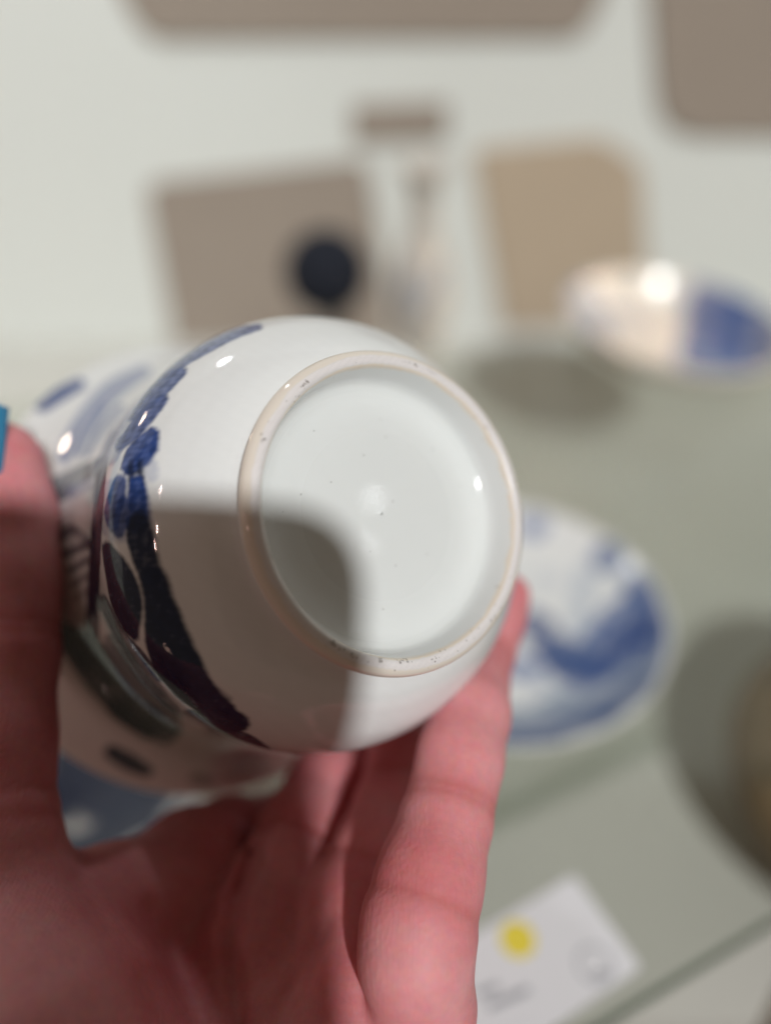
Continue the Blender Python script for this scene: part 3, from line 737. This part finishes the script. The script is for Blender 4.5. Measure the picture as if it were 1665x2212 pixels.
def groove(pts, wid, amp, zlo, zhi):
    """palm fold: a furrow along a line in the hand's surface"""
    zm = (zlo + zhi) / 2
    s2 = slice(max(0, int((zlo - LO[2]) / VOX)), int((zhi - LO[2]) / VOX))
    Z = GZ[s2][None, None]
    PX = GX[:, None, None] / Z * FPX + CX
    PY = GY[None, :, None] / Z * FPX + CY
    d = np.full(PX.shape, 1e9, np.float32) if PX.shape == PY.shape else np.full((DIM[0], DIM[1], Z.shape[2]), 1e9, np.float32)
    for (a, b) in zip(pts[:-1], pts[1:]):
        ax, ay, bx, by = a[0], a[1], b[0] - a[0], b[1] - a[1]
        t = np.clip(((PX - ax) * bx + (PY - ay) * by) / (bx * bx + by * by), 0, 1)
        d = np.minimum(d, np.sqrt((PX - ax - t * bx) ** 2 + (PY - ay - t * by) ** 2))
    H[:, :, s2] += (amp * np.exp(-(d / wid) ** 2)).astype(np.float32)


groove([(548, 1840), (512, 1950), (500, 2060), (512, 2180), (540, 2330)], 16, 2.2, 95, 165)
groove([(575, 1800), (548, 1850), (520, 1920)], 22, 0.8, 95, 175)
groove([(705, 1985), (660, 2090), (600, 2200), (570, 2330)], 20, 1.5, 95, 150)
groove([(165, 1905), (235, 2010), (300, 2130), (360, 2300)], 26, 1.1, 95, 160)
groove([(330, 1960), (370, 2060), (440, 2220)], 22, 0.9, 95, 160)
# blur a little so that voxels leave no facets
for ax in range(3):
    H[:] = (np.roll(H, 1, ax) + 2 * H + np.roll(H, -1, ax)) / 4

vdb = openvdb.FloatGrid(12.0)
vdb.copyFromArray(np.ascontiguousarray(H))
pts, quads = vdb.convertToQuads(0.0)
pts = np.asarray(pts, float) * VOX + LO
quads = np.asarray(quads)
# soften, measuring how far each vertex sits in a furrow
nb = np.zeros_like(pts)
cnt = np.zeros(len(pts))
base_pts = pts.copy()
for it in range(4):
    nb[:] = 0
    cnt[:] = 0
    for i in range(4):
        a, b = quads[:, i], quads[:, (i + 1) % 4]
        np.add.at(nb, a, pts[b])
        np.add.at(cnt, a, 1)
        np.add.at(nb, b, pts[a])
        np.add.at(cnt, b, 1)
    pts = pts + 0.5 * (nb / cnt[:, None] - pts)
hand_w = W(pts)
hand = link('hand', hand_w, quads[:, ::-1], M_SKIN, None)
hand.data.validate()
_bm = bmesh.new()
_bm.from_mesh(hand.data)
bmesh.ops.recalc_face_normals(_bm, faces=_bm.faces[:])
_bm.to_mesh(hand.data)
_bm.free()
# skin runs redder in the flexion creases
cr = np.zeros(len(pts))
_wv = wobble(pts[:, 0], pts[:, 1], pts[:, 2], 0.35, 77)
for P, ax_, reach in CREASES:
    dP = pts - P
    q = dP @ ax_
    rr = np.sqrt(np.maximum((dP ** 2).sum(1) - q * q, 0))
    g_ = np.exp(-((q + 0.012 * rr * rr + 0.3 * _wv) / 0.8) ** 2) * 0.45 + np.exp(-((q + 0.3 * _wv) / 2.6) ** 2) * 0.22
    cr = np.maximum(cr, g_ * np.exp(-(rr / (reach * 1.2)) ** 6))
cr = np.clip(cr * (0.75 + 0.25 * _wv), 0, 1)
at = hand.data.attributes.new('crease', 'FLOAT', 'POINT')
at.data.foreach_set('value', cr)
tag(hand, 'left hand holding the white cup, thumb with turquoise nail, fingers curled under it', 'hand')

# thumb nail: a curved plate on the outer side of the tip
tA, tB = C3(0, 1115, 147), C3(-10, 1012, 148)
ax = (tB - tA) / np.linalg.norm(tB - tA)
dorsal = np.array([-0.50, -0.12, -0.84])
dorsal -= ax * (dorsal @ ax)
dorsal /= np.linalg.norm(dorsal)
side = np.cross(ax, dorsal)
NV = []
nu, nv = 17, 21
for layer in (0, 1):
    for i in range(nv):
        s = i / (nv - 1)
        for j in range(nu):
            t = (j / (nu - 1) - 0.5) * 2
            ang = t * 1.15 * (0.80 + 0.36 * s)
            endc = 2.0 * (t * t)
            along = -5.5 + s * (21.5 - endc) if s > 0.5 else -5.5 + s * (21.5 - endc) + (0.5 - s) * 2.4 * t * t
            rr = 10.25 - 0.35 * layer - 0.75 * s - 5.0 * max(0.0, 0.32 - s) ** 1.5 - 0.5 * abs(t) ** 3
            NV.append(tA + ax * (along + 4) + dorsal * math.cos(ang) * rr + side * math.sin(ang) * rr * 0.985)
NF = []
for i in range(nv - 1):
    for j in range(nu - 1):
        a = i * nu + j
        NF.append((a, a + 1, a + nu + 1, a + nu))
        b = nu * nv + a
        NF.append((b, b + nu, b + nu + 1, b + 1))
rim_i = [j for j in range(nu)] + [i * nu + nu - 1 for i in range(1, nv)] + [(nv - 1) * nu + j for j in range(nu - 2, -1, -1)] + [i * nu for i in range(nv - 2, 0, -1)]
for a, b in zip(rim_i, rim_i[1:] + rim_i[:1]):
    NF.append((b, a, a + nu * nv, b + nu * nv))
nail = link('thumb_nail', W(np.array(NV)), NF, M_NAIL, hand)
nail['label'] = 'turquoise painted thumb nail'


# ------------------------------------------------------------------ dishes on the glass
def dish(name, center, profile, label, cat, painter, group=None, tilt=(0, 0), nt=300, n=150, rough=0.20):
    pr, sl_ = smooth_profile(profile, n)
    hh, rr, tt = lathe_grid(pr, nt)
    x, y = rr * np.cos(tt), rr * np.sin(tt)
    inside = np.repeat(np.arange(n) < np.argmax(pr[:, 0]), nt)
    c = painter(x, y, hh, inside)
    o = link(name, np.stack([x, y, hh], 1) * 0.001, ring_faces(n, nt), M_PORC, None, attrs={'paint': np.clip(c, 0, 1), 'rough': np.full(len(hh), rough)})
    o.location = center
    o.rotation_euler = (tilt[0], tilt[1], 0)
    return tag(o, label, cat, group)


def blobs(x, y, items, c0, origin, soft=1.2):
    """items: pixel polyline, width px, strength, ink"""
    P = np.stack([x, y], 1)
    ww = wobble(x, y, 0 * x, 0.35, 41)
    w5 = wobble(x, y, 0 * x, 0.45, 43)
    for pts_, wid, amt, ink in items:
        q = [(ground(*p)[:2] - origin[:2]) * 1000 for p in pts_]
        if len(q) == 1:
            q = [q[0], q[0] + 0.01]
        d = np.full(len(x), 1e9)
        for a, b in zip(q[:-1], q[1:]):
            d = np.minimum(d, seg_dist(P, a, b)[0])
        hw = wid * 0.5 * 0.17 * (1 + 0.15 * ww)
        m = np.clip((hw - d) / soft + 0.5, 0, 1) * amt * np.clip(0.80 + 0.34 * w5, 0.25, 1)
        c0 = lay(c0, m, ink)
    return c0


BLU = np.array([0.045, 0.11, 0.33])
SOFTB = np.array([0.17, 0.26, 0.42])
DKB = np.array([0.022, 0.05, 0.17])
SP = ground(1075, 1352)


def paint_near(x, y, hh, inside):
    c = np.tile(WHITE * 0.97, (len(x), 1))
    it = [([(1262, 1250), (1245, 1340), (1262, 1410)], 44, .45, SOFTB), ([(1180, 1268)], 70, .2, SOFTB),
          ([(1148, 1165)], 62, .85, BLU), ([(1305, 1236)], 74, 1, BLU * .8), ([(1320, 1250), (1345, 1290)], 26, .5, SOFTB),
          ([(1050, 1612), (1165, 1592), (1272, 1552), (1352, 1490), (1402, 1410)], 118, .88, SOFTB * .75),
          ([(1380, 1296), (1392, 1370), (1375, 1430)], 84, 1, BLU * .75), ([(1352, 1350), (1310, 1400), (1275, 1440)], 104, 1, BLU * .85),
          ([(1385, 1380), (1290, 1445), (1236, 1475)], 58, .95, DKB * 1.2), ([(1155, 1360), (1182, 1415), (1215, 1452)], 76, 1, DKB * 1.2),
          ([(1210, 1425), (1266, 1452)], 96, 1, BLU * .7), ([(1080, 1450), (1140, 1462)], 60, .85, BLU),
          ([(1050, 1636), (1170, 1616), (1285, 1572), (1370, 1502)], 46, .85, BLU * .75),
          ([(1250, 1500), (1325, 1458), (1382, 1412)], 30, .85, DKB * 1.5), ([(1150, 1490), (1215, 1500)], 30, .5, SOFTB),
          ([(1000, 1380), (960, 1450), (1000, 1520)], 80, .9, BLU), ([(900, 1300), (860, 1380)], 70, .8, SOFTB), ([(800, 1450), (850, 1540), (950, 1600)], 70, .8, SOFTB)]
    c2 = blobs(x, y, it, c.copy(), SP)
    c[inside] = c2[inside]
    rr_ = np.hypot(x, y)
    return lay(c, np.clip(1 - np.abs(rr_ - 57) / .8, 0, 1) * 0.25, BEIGE)


PLATE = [(3.6, 0.2), (3.6, 20), (4.0, 34), (5.4, 45), (8.4, 54), (11.6, 60), (12.2, 61), (11.6, 61.2), (8, 56), (4.0, 46), (2.0, 38), (1.6, 34), (0, 33.6), (0, 31.5), (1.6, 31), (2.0, 0.2)]
dish('saucer', SP, [(a * .9, b * .955) for a, b in PLATE], 'blue and white saucer with a painted landscape lying on the glass right behind the cup', 'saucer', paint_near, 'blue and white saucers')

FP = ground(1436, 752)


def paint_far(x, y, hh, inside):
    c = np.tile(np.array([0.78, 0.74, 0.67]), (len(x), 1))
    it = [([(1540, 665), (1545, 740), (1530, 800)], 215, 1, DKB * 1.5), ([(1610, 700), (1600, 780)], 200, .9, BLU * .9), ([(1245, 700), (1270, 770)], 150, .75, SOFTB * .9),
          ([(1330, 700), (1370, 712)], 110, .5, SOFTB), ([(1500, 790), (1560, 800)], 120, .6, SOFTB)]
    return blobs(x, y, it, c, FP, 3.0)


dish('saucer', FP, [(4.5, 0.2), (4.6, 20), (5.2, 41), (6.0, 48), (7.7, 51.9), (12.4, 54.9), (17.6, 58.2), (19.2, 59.5), (19.0, 60.4), (13, 58), (7, 52.5), (3, 42), (1.5, 34), (0, 33.6), (0, 31.5), (1.6, 31), (3.0, 0.2)],
     'cream saucer with a deep blue painted side standing far back on the glass shelf', 'saucer', paint_far, 'blue and white saucers', tilt=(0, 0.09))

LP = ground(150, 1610)


def paint_left(x, y, hh, inside):
    c = np.tile(WHITE * 0.8, (len(x), 1))  # glaze dimmed and inks below deepened to carry the hand's shadow
    rr_ = np.hypot(x, y)
    wv = wobble(x, y, 0 * x, 0.3, 51)
    m = np.clip((7.0 + 2.2 * wv - np.abs(rr_ - 39)) / 1.2, 0, 1)
    c = lay(c, m * .97, DKB * .45)
    m = np.clip((2.2 + 1.0 * wv - np.abs(rr_ - 49)) / 1.0, 0, 1)
    c = lay(c, m * .95, DKB * .7)
    m = np.clip((wobble(x, y, 0 * x, .16, 53) + .30) / .25, 0, 1) * (rr_ < 35)
    return lay(c, m * .96, DKB * .5)


dish('saucer', LP, [(a * .9, b * .88) for a, b in PLATE], 'blue and white saucer seen in the gap between thumb and cup', 'saucer', paint_left, 'blue and white saucers', rough=0.05)

# brown jar at the right edge
def jar(name, center, profile, m, nt=96, n=90):
    pr, _ = smooth_profile(profile, n)
    hh, rr, tt = lathe_grid(pr, nt)
    return np.stack([rr * np.cos(tt), rr * np.sin(tt), hh], 1) * 0.001 + np.asarray(center), ring_faces(n, nt)


BP = ground(1940, 1800, -0.10)
pot = empty('pot', BP, 'dark brown glazed pot under the glass, cut off by the right edge of the photo', 'pot')
v, f = jar('body', BP, [(0, 0.2), (0, 36), (2, 42), (14, 64), (30, 76), (44, 74), (55, 60), (61, 46)], M_BROWN)
link('body', v, f, M_BROWN, pot)
v, f = jar('neck', BP, [(60.5, 46.5), (64, 44), (70, 46), (72, 49), (71, 50), (68, 46), (58, 41)], M_BROWN)
link('rim', v, f, plain('tan_glaze', (0.42, 0.22, 0.09), 0.35, 60, 0.2), pot)

# price card
A = np.array([0.0519, 0.1055])
B = np.array([0.0648, 0.0818])
e1 = (B - A) / np.linalg.norm(B - A)
e2 = np.array([e1[1], -e1[0]])
if e2[0] > 0:
    e2 = -e2
CWID, CLEN, CZ = np.linalg.norm(B - A), 0.052, 0.0008
card = empty('price_card', (A[0], A[1], 0), 'white price card with a yellow dot lying near the front edge of the glass', 'card')


def on_card(u_, v_, z):
    q = A + e1 * u_ + e2 * v_
    return (q[0], q[1], z)


prism('card_sheet', [on_card(p[0], p[1], CZ) for p in rounded_poly([(0, 0), (CWID, 0), (CWID, CLEN), (0, CLEN)], 0.0015, 4)], (0, 0, -0.0006), M_CARD, card)


def disc(name, c, rad, m, z=CZ, t=0.00015, inner=0):
    cu = np.array([(np.array(c) - A) @ e1, (np.array(c) - A) @ e2])
    if not inner:
        q = [on_card(cu[0] + rad * math.cos(k), cu[1] + rad * math.sin(k), z + 0.00004 + t) for k in np.linspace(0, 2 * math.pi, 40, endpoint=False)]
        return prism(name, q, (0, 0, -t), m, card)
    ks = np.linspace(0, 2 * math.pi, 48, endpoint=False)
    vs = [on_card(cu[0] + R * math.cos(k), cu[1] + R * math.sin(k), z + 0.00004 + zz) for R, zz in ((rad, 0), (rad, t), (inner, t), (inner, 0)) for k in ks]
    return link(name, vs, ring_faces(4, 48), m, card, smooth=False)


disc('sticker', ground(1117, 2032)[:2], 0.0046, M_DOT)
disc('emblem_ring', ground(1283, 2086)[:2], 0.0046, M_INK, inner=0.0041)
em = ground(1283, 2086)[:2]
cu = np.array([(em - A) @ e1, (em - A) @ e2])
prism('emblem_mark', [on_card(cu[0] + a, cu[1] + b, CZ + 0.0002) for a, b in ((.0030, -.0022), (.0036, -.0010), (.0022, .0024), (.0014, .0016))], (0, 0, -0.00012), M_INK, card)
for (p0, p1) in (((1030, 2152), (1075, 2132)), ((1053, 2180), (1140, 2140))):
    a, b = ground(*p0)[:2], ground(*p1)[:2]
    d_ = (b - a) / np.linalg.norm(b - a)
    n_ = np.array([-d_[1], d_[0]]) * 0.0007
    prism('text_line', [(p[0], p[1], CZ + 0.0002) for p in (a - n_, b - n_, b + n_, a + n_)], (0, 0, -0.00012), M_INK, card)

# small things at the back of the shelf
OP = ground(712, 735)
orn = empty('ornament', OP, 'small round black ornament on a thin stem before the grey-taupe shadow board', 'ornament')
cz = upright(716, 588, OP[1])[2]
bm = bmesh.new()
bmesh.ops.create_uvsphere(bm, u_segments=40, v_segments=24, radius=0.0225)
bmesh.ops.translate(bm, verts=bm.verts, vec=(OP[0], OP[1], cz))
from_bm('ball', bm, M_DARK, orn, True)
v, f = jar('stem', OP, [(0, .2), (0, 9), (1.5, 9), (3, 4), (8, 2.6), (cz * 1000 - 17, 2.6)], M_STEM)
link('stem', v, f, M_STEM, orn)

VP = ground(905, 745)
vase = empty('vase', VP, 'slim pale vase standing between the grey-taupe and the sandy shadow boards', 'vase')
pr, _ = smooth_profile([(0, .2), (0, 11), (3, 12), (18, 15), (34, 16.5), (50, 14), (62, 9), (74, 7), (88, 8.5), (96, 12), (98, 12.5), (97, 11.5), (86, 7)], 120)
hh, rr, tt = lathe_grid(pr, 120)
x, y = rr * np.cos(tt), rr * np.sin(tt)
c = np.tile(np.array([0.60, 0.57, 0.52]), (len(x), 1))
m = np.clip((wobble(x, y, hh, .14, 61) - .1) / .4, 0, 1) * (hh > 12) * (hh < 52)
c = lay(c, m * .55, SOFTB)
o = link('body', np.stack([x, y, hh], 1) * .001 + VP, ring_faces(120, 120), M_PORC, vase, attrs={'paint': c, 'rough': np.full(len(x), .15)})

# the phone taking the picture: its rounded corner shades the cup
bm = bmesh.new()
ol = rounded_poly([(0.0292, 0.0096), (-0.0475, 0.0096), (-0.0475, -0.150), (0.0292, -0.150)], 0.0145, 12)
ol = ol @ np.array([[math.cos(0.058), -math.sin(0.058)], [math.sin(0.058), math.cos(0.058)]])     # held slightly askew
ph = prism('phone', [CAM + q[0] * R_ + q[1] * U_ - 0.003 * F_ for q in ol], tuple(-0.008 * F_), M_PHONE, bev=0.0)
bm.free()
tag(ph, 'black phone taking the picture, its rounded corner shading the cup', 'phone')
